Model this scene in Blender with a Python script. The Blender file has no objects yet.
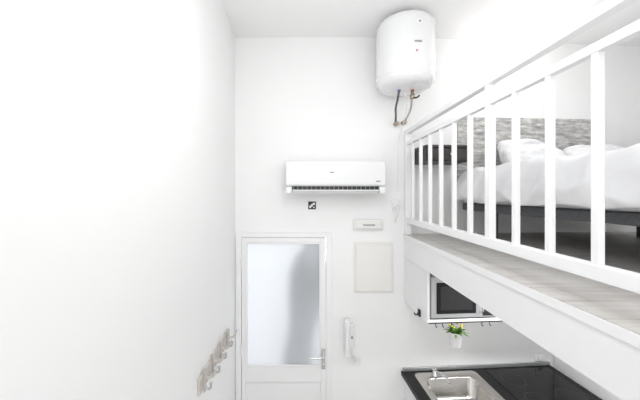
import bpy, bmesh, math, random
from mathutils import Vector, Matrix, noise
random.seed(4)
sc = bpy.context.scene
COL = sc.collection
try:
    sc.view_settings.view_transform = 'Standard'
    sc.view_settings.look = 'None'
except Exception as e: print(e)

# ---------------------------------------------------------------- materials
def mat(name, col, rough=0.5, metal=0.0, var=0.0, scale=8, bump=0.0, emis=0.0, coat=0.0, spec=None):
    m = bpy.data.materials.new(name); m.use_nodes = True
    nt = m.node_tree; b = nt.nodes['Principled BSDF']
    b.inputs['Base Color'].default_value = (*col, 1)
    b.inputs['Roughness'].default_value = rough
    b.inputs['Metallic'].default_value = metal
    if spec is not None: b.inputs['Specular IOR Level'].default_value = spec
    if coat: b.inputs['Coat Weight'].default_value = coat
    if emis:
        b.inputs['Emission Color'].default_value = (*col, 1)
        b.inputs['Emission Strength'].default_value = emis
    if var or bump:
        tc = nt.nodes.new('ShaderNodeTexCoord')
        n = nt.nodes.new('ShaderNodeTexNoise'); n.inputs['Scale'].default_value = scale
        n.inputs['Detail'].default_value = 5
        nt.links.new(tc.outputs['Object'], n.inputs['Vector'])
        if var:
            r = nt.nodes.new('ShaderNodeValToRGB')
            r.color_ramp.elements[0].position = .3; r.color_ramp.elements[1].position = .7
            r.color_ramp.elements[0].color = (*[c*(1-var) for c in col], 1)
            r.color_ramp.elements[1].color = (*[min(1, c*(1+var*.3)) for c in col], 1)
            nt.links.new(n.outputs['Fac'], r.inputs['Fac'])
            nt.links.new(r.outputs['Color'], b.inputs['Base Color'])
        if bump:
            bp = nt.nodes.new('ShaderNodeBump'); bp.inputs['Strength'].default_value = bump
            bp.inputs['Distance'].default_value = .01
            nt.links.new(n.outputs['Fac'], bp.inputs['Height'])
            nt.links.new(bp.outputs['Normal'], b.inputs['Normal'])
    return m

M_wall = mat('wall_paint', (.90,.90,.90), .6, var=.01, scale=3, bump=.03)
M_ceil = mat('ceiling_paint', (.94,.94,.94), .7, var=.01, scale=2)
M_trim = mat('white_lacquer', (.88,.88,.885), .3, var=.01, scale=5)
M_plastic = mat('white_plastic', (.85,.855,.86), .3, var=.01, scale=6)
M_enamel = mat('white_enamel', (.83,.835,.84), .18, var=.01, scale=3, coat=.4)
M_cream = mat('cream_plastic', (.83,.82,.79), .35, var=.01, scale=6)
M_black = mat('black_matte', (.015,.015,.017), .45, var=.2, scale=20)
M_hose = mat('grey_hose', (.10,.10,.10), .45, var=.2, scale=20)
M_dkwood = mat('dark_wood', (.035,.030,.028), .45, var=.4, scale=14)
M_glassblk = mat('black_glass', (.008,.008,.009), .06, var=.1, scale=9, spec=.35)
M_counter = mat('black_worktop', (.014,.014,.015), .35, var=.3, scale=60, spec=.22)
M_steel = mat('brushed_steel', (.62,.60,.57), .22, 1.0, var=.08, scale=40)
M_chrome = mat('chrome', (.75,.75,.76), .12, 1.0, var=.03, scale=10)
M_grey = mat('grey_plastic', (.33,.34,.35), .4, var=.05, scale=12)
M_ring = mat('hob_print', (.06,.06,.065), .3, var=.1, scale=12)
M_bedgrey = mat('bed_base_grey', (.12,.125,.135), .7, var=.15, scale=60, bump=.1)
M_linen = mat('white_linen', (.80,.805,.82), .85, var=.02, scale=30, bump=.08)
M_silver = mat('silver_paint', (.55,.56,.57), .3, .6, var=.03, scale=10)
M_mwsil = mat('microwave_silver', (.42,.43,.44), .35, .25, var=.03, scale=10)
M_red = mat('red_mark', (.5,.06,.05), .4, var=.05)
M_blue = mat('blue_mark', (.08,.12,.35), .4, var=.05)
M_leaf = mat('leaf_green', (.16,.33,.05), .5, var=.5, scale=40)
M_yellow = mat('yellow_petal', (.75,.6,.1), .5, var=.2, scale=40)
M_soil = mat('soil', (.05,.03,.02), .9, var=.4, scale=60)
M_rack = mat('rack_wood', (.60,.56,.52), .5, var=.2, scale=18)
M_brass = mat('valve_metal', (.40,.35,.28), .35, 1.0, var=.1, scale=20)
M_outside = mat('silhouette_dark', (.045,.045,.06), .8, var=.2)  # dark cloth of the made-up shape that shades the door pane

def plank_mat(name, c1, c2, L=1.2, W=.19, mort=(.45,.43,.41), rot=math.radians(90)):
    m = bpy.data.materials.new(name); m.use_nodes = True
    nt = m.node_tree; b = nt.nodes['Principled BSDF']; b.inputs['Roughness'].default_value = .45
    tc = nt.nodes.new('ShaderNodeTexCoord')
    mp = nt.nodes.new('ShaderNodeMapping'); mp.inputs['Rotation'].default_value = (0,0,rot)
    br = nt.nodes.new('ShaderNodeTexBrick')
    br.inputs['Scale'].default_value = 1; br.inputs['Brick Width'].default_value = L
    br.inputs['Row Height'].default_value = W; br.inputs['Mortar Size'].default_value = .0022
    br.inputs['Color1'].default_value = (*c1,1); br.inputs['Color2'].default_value = (*c2,1)
    br.inputs['Mortar'].default_value = (*mort,1)
    nt.links.new(tc.outputs['Object'], mp.inputs['Vector']); nt.links.new(mp.outputs['Vector'], br.inputs['Vector'])
    m2 = nt.nodes.new('ShaderNodeMapping'); m2.inputs['Scale'].default_value = (3, 45, 3)
    nt.links.new(mp.outputs['Vector'], m2.inputs['Vector'])
    n = nt.nodes.new('ShaderNodeTexNoise'); n.inputs['Scale'].default_value = 1.2; n.inputs['Detail'].default_value = 8
    nt.links.new(m2.outputs['Vector'], n.inputs['Vector'])
    r = nt.nodes.new('ShaderNodeValToRGB')
    r.color_ramp.elements[0].position=.3; r.color_ramp.elements[0].color=(.80,.785,.77,1)
    r.color_ramp.elements[1].position=.7; r.color_ramp.elements[1].color=(1.0,1.0,1.0,1)
    nt.links.new(n.outputs['Fac'], r.inputs['Fac'])
    mx = nt.nodes.new('ShaderNodeMixRGB'); mx.blend_type='MULTIPLY'; mx.inputs[0].default_value=1
    nt.links.new(br.outputs['Color'], mx.inputs[1]); nt.links.new(r.outputs['Color'], mx.inputs[2])
    nt.links.new(mx.outputs[0], b.inputs['Base Color'])
    return m
M_lam = plank_mat('grey_laminate', (.70,.685,.665), (.62,.605,.585), rot=0, L=.9, W=.13)
M_floor = plank_mat('ground_floor_tile', (.6,.59,.57), (.55,.54,.52), .6, .3)

def mural_mat():
    m = bpy.data.materials.new('mural_print'); m.use_nodes = True
    nt = m.node_tree; b = nt.nodes['Principled BSDF']; b.inputs['Roughness'].default_value=.6
    tc = nt.nodes.new('ShaderNodeTexCoord')
    mp = nt.nodes.new('ShaderNodeMapping'); mp.inputs['Scale'].default_value=(6,6,26)
    n = nt.nodes.new('ShaderNodeTexNoise'); n.inputs['Scale'].default_value=1.6; n.inputs['Detail'].default_value=10; n.inputs['Roughness'].default_value=.75
    nt.links.new(tc.outputs['Object'], mp.inputs['Vector']); nt.links.new(mp.outputs['Vector'], n.inputs['Vector'])
    r = nt.nodes.new('ShaderNodeValToRGB'); e=r.color_ramp.elements
    e[0].position=.33; e[0].color=(.17,.17,.18,1); e[1].position=.66; e[1].color=(.80,.79,.77,1)
    k=e.new(.5); k.color=(.46,.45,.44,1)
    nt.links.new(n.outputs['Fac'], r.inputs['Fac']); nt.links.new(r.outputs['Color'], b.inputs['Base Color'])
    return m
M_mural = mural_mat()

def frosted():
    m = bpy.data.materials.new('frosted_glass'); m.use_nodes=True
    nt=m.node_tree; nt.nodes.clear()
    o=nt.nodes.new('ShaderNodeOutputMaterial')
    t=nt.nodes.new('ShaderNodeBsdfTranslucent'); t.inputs['Color'].default_value=(.72,.735,.755,1)
    g=nt.nodes.new('ShaderNodeBsdfPrincipled'); g.inputs['Base Color'].default_value=(.67,.685,.70,1); g.inputs['Roughness'].default_value=.25
    n=nt.nodes.new('ShaderNodeTexNoise'); n.inputs['Scale'].default_value=180
    bp=nt.nodes.new('ShaderNodeBump'); bp.inputs['Strength'].default_value=.15
    nt.links.new(n.outputs['Fac'],bp.inputs['Height']); nt.links.new(bp.outputs['Normal'],g.inputs['Normal'])
    x=nt.nodes.new('ShaderNodeMixShader'); x.inputs[0].default_value=.28
    nt.links.new(t.outputs[0],x.inputs[1]); nt.links.new(g.outputs[0],x.inputs[2]); nt.links.new(x.outputs[0],o.inputs['Surface'])
    return m
M_frost = frosted()

# ---------------------------------------------------------------- helpers
def finish(name, bm, m, parent=None, smooth=False, bevel=0, seg=2):
    me = bpy.data.meshes.new(name)
    bmesh.ops.recalc_face_normals(bm, faces=bm.faces)
    bm.to_mesh(me); bm.free()
    o = bpy.data.objects.new(name, me); COL.objects.link(o)
    me.materials.append(m)
    if smooth:
        for p in me.polygons: p.use_smooth = True
    if bevel:
        b = o.modifiers.new('bevel','BEVEL'); b.width=bevel; b.segments=seg; b.limit_method='ANGLE'; b.angle_limit=math.radians(40)
        for p in me.polygons: p.use_smooth = True
        w = o.modifiers.new('wn','WEIGHTED_NORMAL'); w.keep_sharp=True
    if parent: o.parent = parent
    return o
def addbox(bm, a, b):
    x0,y0,z0=a; x1,y1,z1=b
    v=[bm.verts.new(p) for p in ((x0,y0,z0),(x1,y0,z0),(x1,y1,z0),(x0,y1,z0),(x0,y0,z1),(x1,y0,z1),(x1,y1,z1),(x0,y1,z1))]
    for f in ((3,2,1,0),(4,5,6,7),(0,1,5,4),(1,2,6,5),(2,3,7,6),(3,0,4,7)): bm.faces.new([v[i] for i in f])
def boxes(name, lst, m, parent=None, bevel=0, seg=2):
    bm=bmesh.new()
    for a,b in lst: addbox(bm,a,b)
    return finish(name,bm,m,parent,bevel=bevel,seg=seg)
def box(name,a,b,m,parent=None,bevel=0,seg=2): return boxes(name,[(a,b)],m,parent,bevel,seg)
def empty(name, loc=(0,0,0), rz=0):
    o=bpy.data.objects.new(name,None); COL.objects.link(o); o.location=loc; o.rotation_euler=(0,0,rz); o.empty_display_size=.1
    return o
def lathe(name, prof, m, parent=None, loc=(0,0,0), axis='Z', n=48, smooth=True, closed=False):
    bm=bmesh.new(); rings=[]
    for r,h in prof:
        ring=[]
        for i in range(n):
            a=2*math.pi*i/n
            p=(r*math.cos(a), r*math.sin(a), h)
            if axis=='Y': p=(p[0],-h,p[1])
            if axis=='X': p=(h,p[0],p[1])
            ring.append(bm.verts.new((p[0]+loc[0],p[1]+loc[1],p[2]+loc[2])))
        rings.append(ring)
    prs=list(zip(rings,rings[1:]))
    if closed: prs.append((rings[-1],rings[0]))
    for a,b in prs:
        for i in range(n): bm.faces.new((a[i],a[(i+1)%n],b[(i+1)%n],b[i]))
    if not closed:
        bm.faces.new(rings[0][::-1]); bm.faces.new(rings[-1])
    o=finish(name,bm,m,parent)
    if smooth:
        for p in o.data.polygons: p.use_smooth = len(p.vertices)==4
        es=o.modifiers.new('es','EDGE_SPLIT'); es.split_angle=math.radians(50)
    return o
def tube(name, pts, r, m, parent=None, res=5):
    cu=bpy.data.curves.new(name,'CURVE'); cu.dimensions='3D'; cu.bevel_depth=r; cu.bevel_resolution=res; cu.use_fill_caps=True
    s=cu.splines.new('BEZIER'); s.bezier_points.add(len(pts)-1)
    for bp,p in zip(s.bezier_points,pts):
        bp.co=p; bp.handle_left_type=bp.handle_right_type='AUTO'
    t=bpy.data.objects.new('tmp',cu); COL.objects.link(t)
    bpy.context.view_layer.update()
    me=bpy.data.meshes.new_from_object(t.evaluated_get(bpy.context.evaluated_depsgraph_get()))
    bpy.data.objects.remove(t)
    me.materials.clear(); me.materials.append(m)
    for p in me.polygons: p.use_smooth=True
    o=bpy.data.objects.new(name,me); COL.objects.link(o)
    if parent: o.parent=parent
    return o

CZ=2.42           # camera height
D=2.415           # far wall distance
CEIL=CZ+1.32
LOFT=CZ-.345
TH=math.radians(4)
KX,KY=.81,D       # where the slightly skewed kitchen/bed wall starts
XL=-.625

# ---------------------------------------------------------------- shell
DX0,DX1,DZ=-.618,.190,2.085
boxes('wall_far',[((-.85,D,0),(DX0,D+.14,CEIL)),((DX0,D,DZ),(DX1,D+.14,CEIL)),((DX1,D,0),(KX+.05,D+.14,CEIL))],M_wall)
wk=box('wall_kitchen',(0,0,0),(2.75,.14,CEIL),M_wall); wk.location=(KX,KY,0); wk.rotation_euler=(0,0,TH)
boxes('wall_left',[((-.85,-1.6,0),(XL+.016,2.19,CEIL)),((-.85,2.19,0),(XL,D,CEIL))],M_wall)
box('wall_right',(3.30,-1.6,0),(3.45,2.75,CEIL),M_wall)
box('wall_kitchen_right',(2.15,-.6,0),(2.25,2.50,LOFT-.19),M_wall)
box('ceiling',(-.85,-1.6,CEIL),(3.45,2.85,CEIL+.12),M_ceil)
box('floor',(-.85,-1.6,-.1),(3.45,2.75,0),M_floor)
# loft platform
lf=empty('loft_platform')
def prism(name,poly,z0,z1,m,parent=None,bevel=0):
    bm=bmesh.new(); a=[bm.verts.new((x,y,z0)) for x,y in poly]; b=[bm.verts.new((x,y,z1)) for x,y in poly]
    n=len(poly); bm.faces.new(a[::-1]); bm.faces.new(b)
    for i in range(n): bm.faces.new((a[i],a[(i+1)%n],b[(i+1)%n],b[i]))
    return finish(name,bm,m,parent,bevel=bevel)
yr=D+(3.3-KX)*math.tan(TH)
prism('slab',[(KX+.02,-1.5),(3.30,-1.5),(3.30,yr),(KX+.02,D)],LOFT-.185,LOFT-.012,M_trim,lf)
prism('laminate_deck',[(KX-.002,-1.5),(3.30,-1.5),(3.30,yr),(KX-.002,D)],LOFT-.012,LOFT,M_lam,lf)
box('edge_fascia',(KX-.006,-1.5,LOFT-.187),(KX+.02,D,LOFT-.012),M_trim,lf)
box('fascia_lip',(KX-.014,-1.5,LOFT-.03),(KX-.004,D,LOFT-.001),M_trim,lf)

# ---------------------------------------------------------------- door
dr=empty('door_1')
yf=D-.012
boxes('frame',[((DX0,yf,0),(DX0+.045,D+.06,DZ)),((DX1-.045,yf,0),(DX1,D+.06,DZ)),((DX0+.045,yf,DZ-.04),(DX1-.045,D+.06,DZ))],M_trim,dr,bevel=.004)
gx0,gx1,gz0,gz1=-.534,.10,.955,2.0
lx0,lx1,lz1=DX0+.048,DX1-.048,DZ-.043
y0,y1=D-.004,D+.04
boxes('leaf',[((lx0,y0,.01),(gx0,y1,lz1)),((gx1,y0,.01),(lx1,y1,lz1)),((gx0,y0,gz1),(gx1,y1,lz1)),((gx0,y0,.82),(gx1,y1,gz0)),((gx0,y0,.01),(gx1,y1,.12))],M_trim,dr,bevel=.003)
box('lower_panel',(gx0,y0+.012,.12),(gx1,y1-.01,.82),M_trim,dr)
b_=.013
boxes('glazing_bead',[((gx0,y0-.006,gz0),(gx0+b_,y0+.01,gz1)),((gx1-b_,y0-.006,gz0),(gx1,y0+.01,gz1)),((gx0+b_,y0-.006,gz1-b_),(gx1-b_,y0+.01,gz1)),((gx0+b_,y0-.006,gz0),(gx1-b_,y0+.01,gz0+b_))],M_trim,dr,bevel=.003)
box('frosted_pane',(gx0+.002,y0+.014,gz0+.002),(gx1-.002,y0+.02,gz1-.002),M_frost,dr)
hz=CZ-1.385
box('handle_plate',(.108,y0-.010,hz-.10),(.136,y0,hz+.08),M_chrome,dr,bevel=.004)
tube('handle_lever',[(.122,y0-.01,hz+.02),(.122,y0-.045,hz+.02),(.105,y0-.055,hz+.02),(.06,y0-.056,hz+.018),(.01,y0-.054,hz+.016)],.009,M_chrome,dr)
lathe('lock_cylinder',[(.009,0),(.009,.016),(.005,.018)],M_chrome,dr,(.122,y0,hz-.06),'Y',20)
for i,z in enumerate((.3,1.05,1.78)):
    lathe(f'hinge_{i+1}',[(.008,0),(.008,.09)],M_plastic,dr,(DX0+.047,y0-.010,z),'Z',16)
# made-up tapered shape outside, added to cast a blurred silhouette on the pane
sil=empty('pane_silhouette',(-.27,D+.235,0)); sil.rotation_euler=(0,math.radians(8),0)
lathe('silhouette_stem',[(.02,.02),(.02,2.25)],M_outside,sil,n=16)
lathe('silhouette_body',[(.05,.82),(.10,.95),(.11,1.15),(.09,1.3),(.12,1.5),(.15,1.72),(.12,1.86),(.04,2.0)],M_outside,sil,n=24)

# ---------------------------------------------------------------- air conditioner
ac=empty('air_conditioner',(.207,D,CZ))
def extrude_x(name,prof,x0,x1,m,parent,bevel=0):
    bm=bmesh.new(); a=[bm.verts.new((x0,y,z)) for y,z in prof]; b=[bm.verts.new((x1,y,z)) for y,z in prof]
    n=len(prof); bm.faces.new(a); bm.faces.new(b[::-1])
    for i in range(n): bm.faces.new((a[i],b[i],b[(i+1)%n],a[(i+1)%n]))
    return finish(name,bm,m,parent,bevel=bevel,seg=3)
hw=.388
extrude_x('housing',[(0,.262),(-.17,.262),(-.195,.250),(-.205,.225),(-.208,.08),(-.205,.055),(-.17,.045),(-.10,.018),(0,.008)],-hw,hw,M_plastic,ac,.006)
extrude_x('front_panel',[(-.203,.248),(-.214,.240),(-.216,.075),(-.209,.060),(-.200,.060)],-hw+.004,hw-.004,M_plastic,ac,.003)
box('outlet_recess',(-.345,-.199,.02),(.345,-.10,.052),M_black,ac)
extrude_x('louver_flap',[(-.215,.018),(-.207,.026),(-.13,.002),(-.14,-.007)],-.335,.335,M_plastic,ac,.002)
boxes('outlet_fins',[((-.33+i*.035,-.200,.024),(-.326+i*.035,-.17,.050)) for i in range(20)],M_grey,ac)
boxes('bottom_lip',[((-hw,-.205,-.002),(-.34,-.0,.05)),((.34,-.205,-.002),(hw,-.0,.05))],M_plastic,ac,.006)
box('brand_badge',(-.045,-.2175,.155),(-.015,-.2155,.163),M_grey,ac)
box('display_window',(.31,-.2175,.085),(.345,-.2155,.095),M_grey,ac)

# ---------------------------------------------------------------- water heater
wh=empty('water_heater',(.730,D-.245,CZ+.05))
R=.214
lathe('tank_shell',[(.02,.725),(.10,.727),(.16,.735),(.19,.752),(.208,.775),(R,.81),(R,1.175),(.208,1.205),(.19,1.225),(.16,1.24),(.10,1.248),(.02,1.25)],M_enamel,wh,n=72)
lathe('seam_ring_lower',[(R-.002,.806),(R+.002,.808),(R+.002,.812),(R-.002,.814)],M_plastic,wh,n=72)
lathe('thermometer',[(.022,0),(.022,.008),(.018,.010)],M_plastic,wh,(.03,-R+.006,1.13),'Y',28)
lathe('thermometer_needle_dial',[(.008,0),(.008,.002)],M_grey,wh,(.03,-R-.004,1.13),'Y',28)
box('logo_plate',(-.005,-R-.003,.99),(.045,-R+.006,1.0),M_grey,wh)
lathe('indicator_light',[(.006,0),(.006,.006)],M_red,wh,(.01,-R+.003,.93),'Y',16)
boxes('wall_bracket',[((-.16,.12,1.10),(-.12,.243,1.14)),((.04,.12,1.10),(.075,.243,1.14)),((-.16,.232,1.08),(.075,.243,1.16))],M_grey,wh)
tube('cold_pipe',[(-.05,-.02,.73),(-.052,-.0,.68),(-.045,.08,.62),(-.02,.16,.575),(-.0,.242,.53)],.008,M_hose,wh)
tube('hot_pipe',[(.05,-.02,.73),(.052,-.0,.67),(.065,.06,.61),(.07,.16,.565),(.065,.242,.54)],.008,M_steel,wh)
lathe('safety_valve',[(.014,.66),(.018,.665),(.018,.69),(.012,.695),(.012,.73)],M_brass,wh,(.05,-.02,0),n=20)
lathe('pipe_collar_blue',[(.012,.718),(.012,.727)],M_blue,wh,(-.05,-.02,0),n=20)
lathe('pipe_collar_red',[(.0135,.718),(.0135,.727)],M_red,wh,(.05,-.02,0),n=20)
tube('valve_lever',[(.05,-.03,.67),(.07,-.05,.66),(.085,-.07,.67)],.006,M_black,wh)
lathe('stopcock_1',[(.018,0),(.018,.05),(.012,.06)],M_brass,wh,(-.0,.243,.53),'Y',20)
lathe('stopcock_2',[(.018,0),(.018,.05),(.012,.06)],M_brass,wh,(.065,.243,.54),'Y',20)
tube('power_cable',[(.0,.0,.73),(.02,.02,.66),(.05,.12,.60),(.03,.235,.40),(.02,.24,.2),(.02,.24,-.03)],.003,M_plastic,wh)

# ---------------------------------------------------------------- small wall items
so=empty('wall_outlet',(.735,D,CZ-.10))
box('plate',(-.035,-.012,-.045),(.035,0,.045),M_plastic,so,.005)
lathe('socket_ring',[(.024,0),(.024,.012),(.02,.014)],M_plastic,so,(0,-.010,0),'Y',28)
tube('cable',[(.0,-.02,0),(-.0,-.05,-.03),(-.005,-.03,-.10),(-.01,-.008,-.15)],.006,M_plastic,so)
el=empty('emergency_light',(.50,D,CZ-.265))
box('base',(-.125,-.03,-.043),(.125,.002,.043),M_plastic,el,.008,)
box('diffuser',(-.108,-.042,-.030),(.108,-.028,.030),M_cream,el,.006)
box('led_bar',(-.05,-.0435,-.008),(.05,-.0415,.004),M_grey,el)
ep=empty('electrical_panel',(.547,D,CZ-.63))
box('surround',(-.166,-.010,-.213),(.166,0,.213),M_cream,ep,.003)
box('cover_door',(-.152,-.020,-.198),(.152,-.009,.198),M_cream,ep,.004)
box('latch',(.125,-.024,-.02),(.142,-.019,.02),M_cream,ep,.002)
tg=empty('wall_sign',(.026,D,CZ-.105))
box('plate',(-.033,-.003,-.033),(.033,0,.033),M_black,tg)
boxes('pictogram',[((-.022,-.0045,-.022),(-.008,-.003,.0)),((-.008,-.0045,-.010),(.006,-.003,.012)),((.006,-.0045,.004),(.024,-.003,.022)),((.010,-.0045,-.022),(.022,-.003,-.012))],M_plastic,tg)
ic=empty('intercom_phone',(.335,D,CZ-1.20))
box('base',(-.045,-.03,-.10),(.045,0,.10),M_plastic,ic,.010,3)
boxes('handset',[((-.040,-.068,.07),(.004,-.030,.155)),((-.040,-.068,-.155),(.004,-.030,-.07)),((-.036,-.075,-.12),(.0,-.050,.12))],M_plastic,ic,.010,3)
box('button',(.016,-.033,-.02),(.034,-.028,.0),M_grey,ic,.002)
pts=[]
for i in range(60):
    t=i/59; a=i*1.3
    pts.append((-.018+.075*math.sin(t*math.pi)+.006*math.cos(a),-.05+.03*t+.006*math.sin(a),-.15-.09*math.sin(t*math.pi)+.06*t))
tube('coiled_cord',pts,.0028,M_plastic,ic,2)
ls=empty('light_switch',(.40,D,CZ-1.42))
box('plate',(-.035,-.010,-.035),(.035,0,.035),M_plastic,ls,.005); box('rocker',(-.022,-.015,-.022),(.022,-.009,.022),M_plastic,ls,.002)

# ---------------------------------------------------------------- coat rack (left wall)
cr=empty('coat_rack',(XL+.014,1.84,CZ-1.06))
box('backboard',(0,-.29,-.045),(.018,.29,.045),M_rack,cr,.004)
for i in range(4):
    y=-.225+i*.15
    box(f'hook_plate_{i+1}',(.018,y-.014,-.065),(.026,y+.014,.075),M_rack,cr,.004)
    tube(f'upper_hook_{i+1}',[(.02,y,.02),(.05,y,.015),(.072,y,.03),(.080,y,.06)],.007,M_rack,cr)
    lathe(f'upper_knob_{i+1}',[(.003,-.012),(.009,-.008),(.012,0),(.009,.008),(.003,.012)],M_silver,cr,(.081,y,.066),'Z',16)
    tube(f'lower_hook_{i+1}',[(.02,y,-.03),(.038,y,-.05),(.052,y,-.045),(.056,y,-.025)],.006,M_silver,cr)
    lathe(f'lower_knob_{i+1}',[(.003,-.009),(.007,-.006),(.009,0),(.007,.006),(.003,.009)],M_silver,cr,(.056,y,-.02),'Z',16)

# ---------------------------------------------------------------- railing
rl=empty('loft_railing')
rx=.83
box('handrail',(rx-.02,-1.4,CZ+.495),(rx+.02,D-.001,CZ+.528),M_trim,rl,.004)
box('upper_rail',(rx-.014,-1.4,CZ+.402),(rx+.014,D-.001,CZ+.431),M_trim,rl,.003)
box('bottom_rail',(rx-.018,-1.4,CZ-.249),(rx+.018,D-.001,CZ-.205),M_trim,rl,.003)
box('end_post',(rx-.025,D-.045,LOFT),(rx+.025,D-.001,CZ+.497),M_trim,rl,.003)
k=1
y=2.115+.162
i=-1
while y>-1.3:
    if i in (5,15):
        box(f'post_{k}',(rx-.0155,y-.0155,CZ-.207),(rx+.0155,y+.0155,CZ+.497),M_trim,rl)
    else:
        box(f'baluster_{k}',(rx-.0105,y-.0105,CZ-.206),(rx+.0105,y+.0105,CZ+.404),M_trim,rl,.0015)
    k+=1; i+=1; y-=.162
box('rear_foot',(rx-.014,-1.38,LOFT),(rx+.014,-1.35,CZ-.247),M_trim,rl)

# ---------------------------------------------------------------- bed
bed=empty('double_bed',(KX,KY,LOFT),TH)
u0,u1=.42,1.84; v0,v1=.06,1.98
box('base_frame',(u0+.05,-v1+.02,.205),(u1-.02,-v0,.262),M_bedgrey,bed,.008)
lg=[]
for u in (u0+.08,u1-.10):
    for v in (.30,1.80):
        lg.append(((u,-v-.06,0),(u+.06,-v,.206)))
lg.append((((u0+u1)/2-.03,-1.05,0),((u0+u1)/2+.03,-.99,.206)))
boxes('legs',lg,M_bedgrey,bed,.004)
box('mattress',(u0+.05,-v1+.02,.262),(u1-.02,-v0,.45),M_linen,bed,.03,3)
bm=bmesh.new(); NU,NV=96,120
grid=[]
hwid=(u1-u0)/2+.03; uc=(u0+u1)/2
SD=.25
prof_len=[SD,2*hwid,SD]; tot=sum(prof_len)
for j in range(NV+1):
    v=v0+.10+(v1+.03-v0-.10)*j/NV
    row=[]
    for i in range(NU+1):
        s=tot*i/NU
        drop=.245+.02*noise.noise(Vector((v*2.2,(0 if s<tot/2 else 9),1)))+.008*math.sin(v*17)
        r=.08
        side=0
        if s<SD:
            t=s/SD; x=-hwid; zz=-drop*(1-t); side=1
        elif s<SD+2*hwid:
            t=(s-SD)/(2*hwid); x=-hwid+2*hwid*t
            e=min(1,max(0,(abs(x)-(hwid-r))/r)); zz=-r*(1-math.sqrt(max(0,1-e*e)))*.9
        else:
            t=(s-SD-2*hwid)/SD; x=hwid; zz=-drop*t; side=1
        if side: q0=zz; zz=-r*.9+zz*(drop-r*.9)/drop
        p=Vector((x,v,zz))
        q=Vector((x*2.4+zz*2,v*2.4,zz*2.4))
        nn=noise.noise(q)*.5+noise.noise(q*2.3+Vector((5,1,2)))*.35+noise.noise(q*6)*.18
        rid=1-abs(noise.noise(Vector((x*4+v*2.5,v*5-x*2,zz*5)))*2)
        amp=.036*nn+.034*max(0,rid-.35)
        if side: p.x+= (1 if x>0 else -1)*(amp+.012+.02*math.sin(math.pi*min(1,-q0/drop*.9)))
        else: p.z+=amp+.02*(1-(x/hwid)**2); p.x+=(x/hwid)**7*.012
        row.append(bm.verts.new((uc+p.x,-p.y,.52+p.z)))
    grid.append(row)
for j in range(NV):
    for i in range(NU):
        bm.faces.new((grid[j][i],grid[j+1][i],grid[j+1][i+1],grid[j][i+1]))
dv=finish('duvet',bm,M_linen,bed,smooth=True)
so_=dv.modifiers.new('solid','SOLIDIFY'); so_.thickness=.022; so_.offset=-1
sb=dv.modifiers.new('sub','SUBSURF'); sb.levels=1; sb.render_levels=1
def pillow(name,cu,cv,cz,w,h,t,rx_,rz_,seed):
    bm=bmesh.new(); n=26; top=[];bot=[]
    for j in range(n+1):
        ra=[];rb=[]
        for i in range(n+1):
            a=-1+2*i/n; b=-1+2*j/n
            f=((1-abs(a)**2.6)*(1-abs(b)**2.6))**.45 if abs(a)<1 and abs(b)<1 else 0
            pin=1-.10*(a*a*b*b)
            wob=.035*noise.noise(Vector((a*2+seed,b*2,seed)))+.02*noise.noise(Vector((a*5+seed,b*5,seed)))
            x=a*w/2*(1-.06*b*b*(abs(a)))*pin; y=b*h/2*(1-.06*a*a*abs(b))*pin
            z=f*(t/2+wob)
            ra.append(bm.verts.new((x,y,z)))
            rb.append(ra[-1] if f==0 else bm.verts.new((x,y,-z*.8)))
        top.append(ra);bot.append(rb)
    for j in range(n):
        for i in range(n):
            for g,fl in ((top,0),(bot,1)):
                q=[g[j][i],g[j][i+1],g[j+1][i+1],g[j+1][i]]
                if fl:q=q[::-1]
                try: bm.faces.new(q)
                except ValueError: pass
    o=finish(name,bm,M_linen,None,smooth=True)
    o.parent=bed
    o.location=(cu,-cv,cz); o.rotation_euler=(rx_,0,rz_)
    s=o.modifiers.new('s','SUBSURF'); s.levels=1; s.render_levels=1
    return o
pillow('pillow_1',.95,.15,.645,.46,.32,.14,math.radians(66),math.radians(3),1.0)
pillow('pillow_2',.86,.34,.60,.42,.28,.13,math.radians(46),math.radians(-12),5.0)
pillow('pillow_3',1.53,.24,.61,.56,.34,.17,math.radians(40),math.radians(-4),8.0)
mu=empty('wall_mural',(KX,KY,LOFT),TH)
box('printed_panel',(.46,-.018,.36),(1.80,-.001,.995),M_mural,mu,.002)
def nightstand(nm,a,b):
    ns=empty(nm,(KX,KY,LOFT),TH)
    box('carcass',(a,-.26,.585),(b,-.001,.69),M_dkwood,ns,.003)
    box('top_board',(a-.008,-.275,.69),(b+.008,-.001,.71),M_dkwood,ns,.003)
    box('drawer_front',(a+.01,-.272,.597),(b-.01,-.26,.683),M_dkwood,ns,.003)
    lathe('drawer_knob',[(.006,0),(.006,.01),(.011,.014),(.009,.022)],M_steel,ns,((a+b)/2,-.272,.64),'Y',18)
nightstand('nightstand',.06,.42); nightstand('nightstand',1.90,2.32)

# ---------------------------------------------------------------- kitchen
cab=empty('wall_cabinet',(KX,KY,CZ),TH)
ct=-.535; cb=-.92; cd=.40
boxes('carcass',[((.0,-cd,cb),(.018,-.001,ct)),((.018,-cd,cb),(1.28,-.001,cb+.022)),((.018,-cd,ct-.018),(1.28,-.001,ct)),((.60,-cd,cb+.022),(.618,-.001,ct-.018)),((1.262,-cd,cb+.022),(1.28,-.001,ct-.018)),((.018,-.012,cb+.022),(1.262,-.001,ct-.018))],M_trim,cab,.0015)
box('cabinet_door',(.605,-cd-.018,cb+.002),(1.278,-cd-.001,ct-.002),M_trim,cab,.002)
box('door_pull',(.63,-cd-.03,cb+.02),(.645,-cd-.018,cb+.12),M_steel,cab,.003)
mw=empty('microwave_oven',(KX,KY,CZ+cb+.022),TH)
mt=.305
box('body',(.022,-.385,.012),(.55,-.03,mt),M_mwsil,mw,.006)
boxes('feet',[((.07+i*.42,-.33+j*.25,0),(.10+i*.42,-.30+j*.25,.014)) for i in (0,1) for j in (0,1)],M_black,mw)
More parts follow.
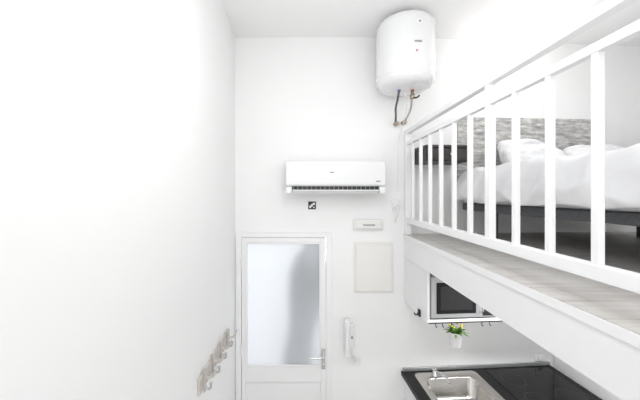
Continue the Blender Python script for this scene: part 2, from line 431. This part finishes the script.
box('front_frame',(.022,-.412,.012),(.55,-.385,mt),M_mwsil,mw,.006)
box('door_window',(.060,-.417,.045),(.350,-.411,mt-.040),M_glassblk,mw,.003)
box('window_mesh',(.088,-.4185,.072),(.322,-.4168,mt-.068),M_black,mw)
box('control_panel',(.40,-.417,.025),(.54,-.411,mt-.02),M_black,mw,.003)
box('display',(.42,-.419,mt-.075),(.52,-.4165,mt-.045),M_grey,mw)
lathe('dial_1',[(.022,0),(.022,.012),(.018,.016)],M_silver,mw,(.47,-.417,.155),'Y',28)
lathe('dial_2',[(.022,0),(.022,.012),(.018,.016)],M_silver,mw,(.47,-.417,.085),'Y',28)
tube('door_handle',[(.378,-.412,.05),(.378,-.44,.06),(.378,-.442,.14),(.378,-.44,.22),(.378,-.412,.235)],.006,M_chrome,mw)
ur=empty('utensil_rail',(KX,KY,CZ),TH)
tube('bar',[(.04,-.34,cb-.030),(.3,-.34,cb-.030),(.62,-.34,cb-.030)],.005,M_black,ur)
for i,u in enumerate((.05,.61)): tube(f'bracket_{i+1}',[(u,-.34,cb),(u,-.34,cb-.015),(u,-.34,cb-.030)],.006,M_black,ur)
for i,u in enumerate((.09,.14,.44,.5)):
    tube(f'hook_{i+1}',[(u,-.333,cb-.024),(u,-.34,cb-.022),(u,-.347,cb-.03),(u,-.345,cb-.045),(u,-.355,cb-.055),(u,-.362,cb-.046)],.0025,M_black,ur,3)
boxes('side_hook_plate',[((-.012,-.30,cb+.0),(-.001,-.27,cb+.05))],M_black,ur)
tube('side_hook',[(-.01,-.285,cb+.03),(-.03,-.285,cb+.01),(-.045,-.285,cb+.025)],.005,M_black,ur)
pp=empty('hanging_herb_pot',(KX,KY,CZ+.02),TH)
pu,pv=.205,-.402
lathe('pot',[(.034,-1.105),(.036,-1.10),(.047,-1.015),(.050,-1.012),(.050,-1.005),(.045,-1.005),(.044,-1.012)],M_plastic,pp,(pu,pv,0),n=36)
lathe('soil',[(.043,-1.02),(.043,-1.010)],M_soil,pp,(pu,pv,0),n=30)
tube('pot_hook',[(pu,-.335,cb-.0435),(pu,-.341,cb-.0415),(pu,-.349,cb-.055),(pu,-.349,-1.01),(pu,-.354,-1.03)],.003,M_black,pp,3)
bm=bmesh.new()
def leaf(bm,base,d,L,W):
    d=d.normalized(); side=d.cross(Vector((0,0,1)))
    if side.length<.1: side=Vector((1,0,0))
    side.normalize(); up=side.cross(d)
    rows=[]
    for k in range(6):
        t=k/5; w=W*math.sin(math.pi*(.08+.9*t))**.8
        c=base+d*L*t-Vector((0,0,1))*L*.35*t*t
        rows.append([bm.verts.new(c-side*w+up*w*.3),bm.verts.new(c),bm.verts.new(c+side*w+up*w*.3)])
    for a,b in zip(rows,rows[1:]):
        bm.faces.new((a[0],a[1],b[1],b[0])); bm.faces.new((a[1],a[2],b[2],b[1]))
for i in range(46):
    a=random.uniform(0,6.28); el_=random.uniform(.2,1.3)
    d=Vector((math.cos(a)*math.cos(el_),math.sin(a)*math.cos(el_),math.sin(el_)))
    leaf(bm,Vector((pu+.015*math.cos(a),pv+.015*math.sin(a),-1.012)),d,random.uniform(.05,.08),random.uniform(.007,.012))
o=finish('foliage',bm,M_leaf,pp,smooth=True)
bm=bmesh.new()
for i in range(9):
    a=random.uniform(0,6.28); c=Vector((pu+.045*math.cos(a),pv+.03*math.sin(a),-.955+random.uniform(-.02,.015)))
    bmesh.ops.create_icosphere(bm,subdivisions=2,radius=.008,matrix=Matrix.Translation(c)@Matrix.Diagonal((1,1,.6,1)))
finish('blossoms',bm,M_yellow,pp,smooth=True)

CT=.915
kb=empty('kitchen_counter',(KX,KY,0),TH)
sx0,sx1,sv0,sv1=.055,.59,.04,.49
W=1.30
boxes('worktop',[((-.03,-.60,CT-.035),(sx0+.02,-.001,CT)),((sx1-.02,-.60,CT-.035),(W,-.001,CT)),((sx0+.02,-sv0-.02,CT-.035),(sx1-.02,-.001,CT)),((sx0+.02,-.60,CT-.035),(sx1-.02,-sv1+.02,CT))],M_counter,kb)
boxes('base_units',[((0,-.56,.1),(.018,-.001,CT-.035)),((.02,-.56,.1),(W,-.54,CT-.035)),((.02,-.52,0),(W,-.50,.1)),((W-.02,-.54,.1),(W,-.001,CT-.035)),((.018,-.54,.1),(W-.02,-.001,.118))],M_trim,kb)
boxes('unit_doors',[((.005+i*.43,-.578,.11),(.43+i*.43,-.561,CT-.04)) for i in range(3)],M_trim,kb,.002)
boxes('unit_handles',[((.38+i*.43,-.60,.7),(.392+i*.43,-.578,.82)) for i in range(3)],M_steel,kb,.002)
box('backsplash_strip',(-.02,-.016,CT),(W,-.001,CT+.030),M_silver,kb,.003)
sk=empty('kitchen_sink',(KX,KY,0),TH)
def rrect(cx,cy,w,h,r,n=8):
    out=[]
    for (sx,sy,a0) in ((1,1,0),(-1,1,90),(-1,-1,180),(1,-1,270)):
        for i in range(n+1):
            a=math.radians(a0+90*i/n); out.append((cx+sx*(w/2-r)+r*math.cos(a),cy+sy*(h/2-r)+r*math.sin(a)))
    return out
bm=bmesh.new(); cx,cy=(sx0+sx1)/2,-(sv0+sv1)/2; w,h=sx1-sx0,sv1-sv0
bx,by=cx-.0,cy-.02
rings=[(rrect(cx,cy,w,h,.04),CT+.001),(rrect(cx,cy,w-.006,h-.006,.038),CT+.006),(rrect(cx,cy,w-.03,h-.03,.03),CT+.006),(rrect(bx,by,w-.10,h-.11,.07),CT+.004),(rrect(bx,by,w-.115,h-.125,.066),CT-.004),(rrect(bx,by,w-.14,h-.15,.06),CT-.13),(rrect(bx,by,w-.19,h-.20,.05),CT-.155),(rrect(bx,by,.10,.10,.049),CT-.16)]
pr=None
for pts_,z in rings:
    vs=[bm.verts.new((x,y,z)) for x,y in pts_]
    if pr:
        for i in range(len(vs)): bm.faces.new((pr[i],pr[(i+1)%len(vs)],vs[(i+1)%len(vs)],vs[i]))
    pr=vs
bm.faces.new(pr)
finish('basin',bm,M_steel,sk,smooth=True)
lathe('drain',[(.04,CT-.16),(.04,CT-.156),(.030,CT-.155),(.01,CT-.158)],M_chrome,sk,(bx,by,0),n=30)
fc=empty('kitchen_faucet',(KX,KY,0),TH)
fu,fv=.22,-.088
lathe('base',[(.024,CT+.005),(.024,CT+.012),(.018,CT+.018),(.018,CT+.045),(.014,CT+.05)],M_chrome,fc,(fu,fv,0),n=30)
tube('spout',[(fu,fv,CT+.035),(fu+.02,fv-.06,CT+.055),(fu+.03,fv-.12,CT+.06),(fu+.035,fv-.16,CT+.045)],.009,M_chrome,fc)
tube('lever',[(fu,fv,CT+.05),(fu+.0,fv+.005,CT+.062),(fu-.03,fv-.02,CT+.07)],.006,M_chrome,fc)
hb=empty('ceramic_hob',(KX,KY,0),TH)
box('glass_plate',(.68,-.54,CT+.0005),(1.24,-.05,CT+.006),M_glassblk,hb,.002)
for i,(u,v,r) in enumerate(((.82,-.18,.085),(1.09,-.18,.07),(.82,-.40,.07),(1.09,-.40,.09))):
    lathe(f'heating_ring_{i+1}',[(r-.002,0),(r-.002,.0005),(r,.0005),(r,0)],M_ring,hb,(u,v,CT+.006),n=48,closed=True)
ko=empty('wall_outlet',(KX,KY,0),TH)
box('plate',(1.17,-.012,CT+.035),(1.25,-.001,CT+.105),M_plastic,ko,.004)
lathe('socket_ring',[(.024,0),(.024,.008),(.02,.010)],M_plastic,ko,(1.21,-.010,CT+.07),'Y',28)

# ---------------------------------------------------------------- lights
def area(name,loc,size,energy,rot=(0,0,0),sy=None,col=(1,1,1)):
    l=bpy.data.lights.new(name,'AREA'); l.energy=energy; l.size=size; l.color=col
    if sy: l.shape='RECTANGLE'; l.size_y=sy
    o=bpy.data.objects.new(name,l); COL.objects.link(o); o.location=loc; o.rotation_euler=rot
    return o
def point(name,loc,energy,r,col=(1,1,1)):
    l=bpy.data.lights.new(name,'POINT'); l.energy=energy; l.shadow_soft_size=r; l.color=col
    o=bpy.data.objects.new(name,l); COL.objects.link(o); o.location=loc
area('ceiling_fill',(.1,.3,CEIL-.03),.9,6,sy=1.8)  # added fill from above, no fixture in the room
area('loft_fill',(2.1,.5,CEIL-.03),1.2,12,sy=1.6)  # added fill that brightens the loft walls, not a real panel
point('loft_lamp_glow',(1.66,2.22,CEIL-.24),4.5,.06,(1,.98,.95))
point('hall_fill',(.15,1.0,3.1),11,.25)  # unseen fill hung in mid-air to lift the ceiling
area('outdoor_daylight',(-.25,D+1.7,1.7),.5,33,(math.radians(-90),0,0))
area('under_loft_area',(1.5,1.75,LOFT-.20),.7,8,sy=.06)  # narrow area light below the slab
w=bpy.data.worlds.new('World'); sc.world=w; w.use_nodes=True
bg=w.node_tree.nodes['Background']; bg.inputs['Color'].default_value=(1,1,1,1); bg.inputs['Strength'].default_value=1.68

# ---------------------------------------------------------------- camera
cam=bpy.data.cameras.new('camera'); co=bpy.data.objects.new('camera',cam); COL.objects.link(co)
co.location=(0,0,CZ); co.rotation_euler=(math.radians(90),0,0)
cam.lens=16.03; cam.sensor_width=36; cam.shift_x=11/640; cam.shift_y=-7/640; cam.clip_start=.02
sc.camera=co
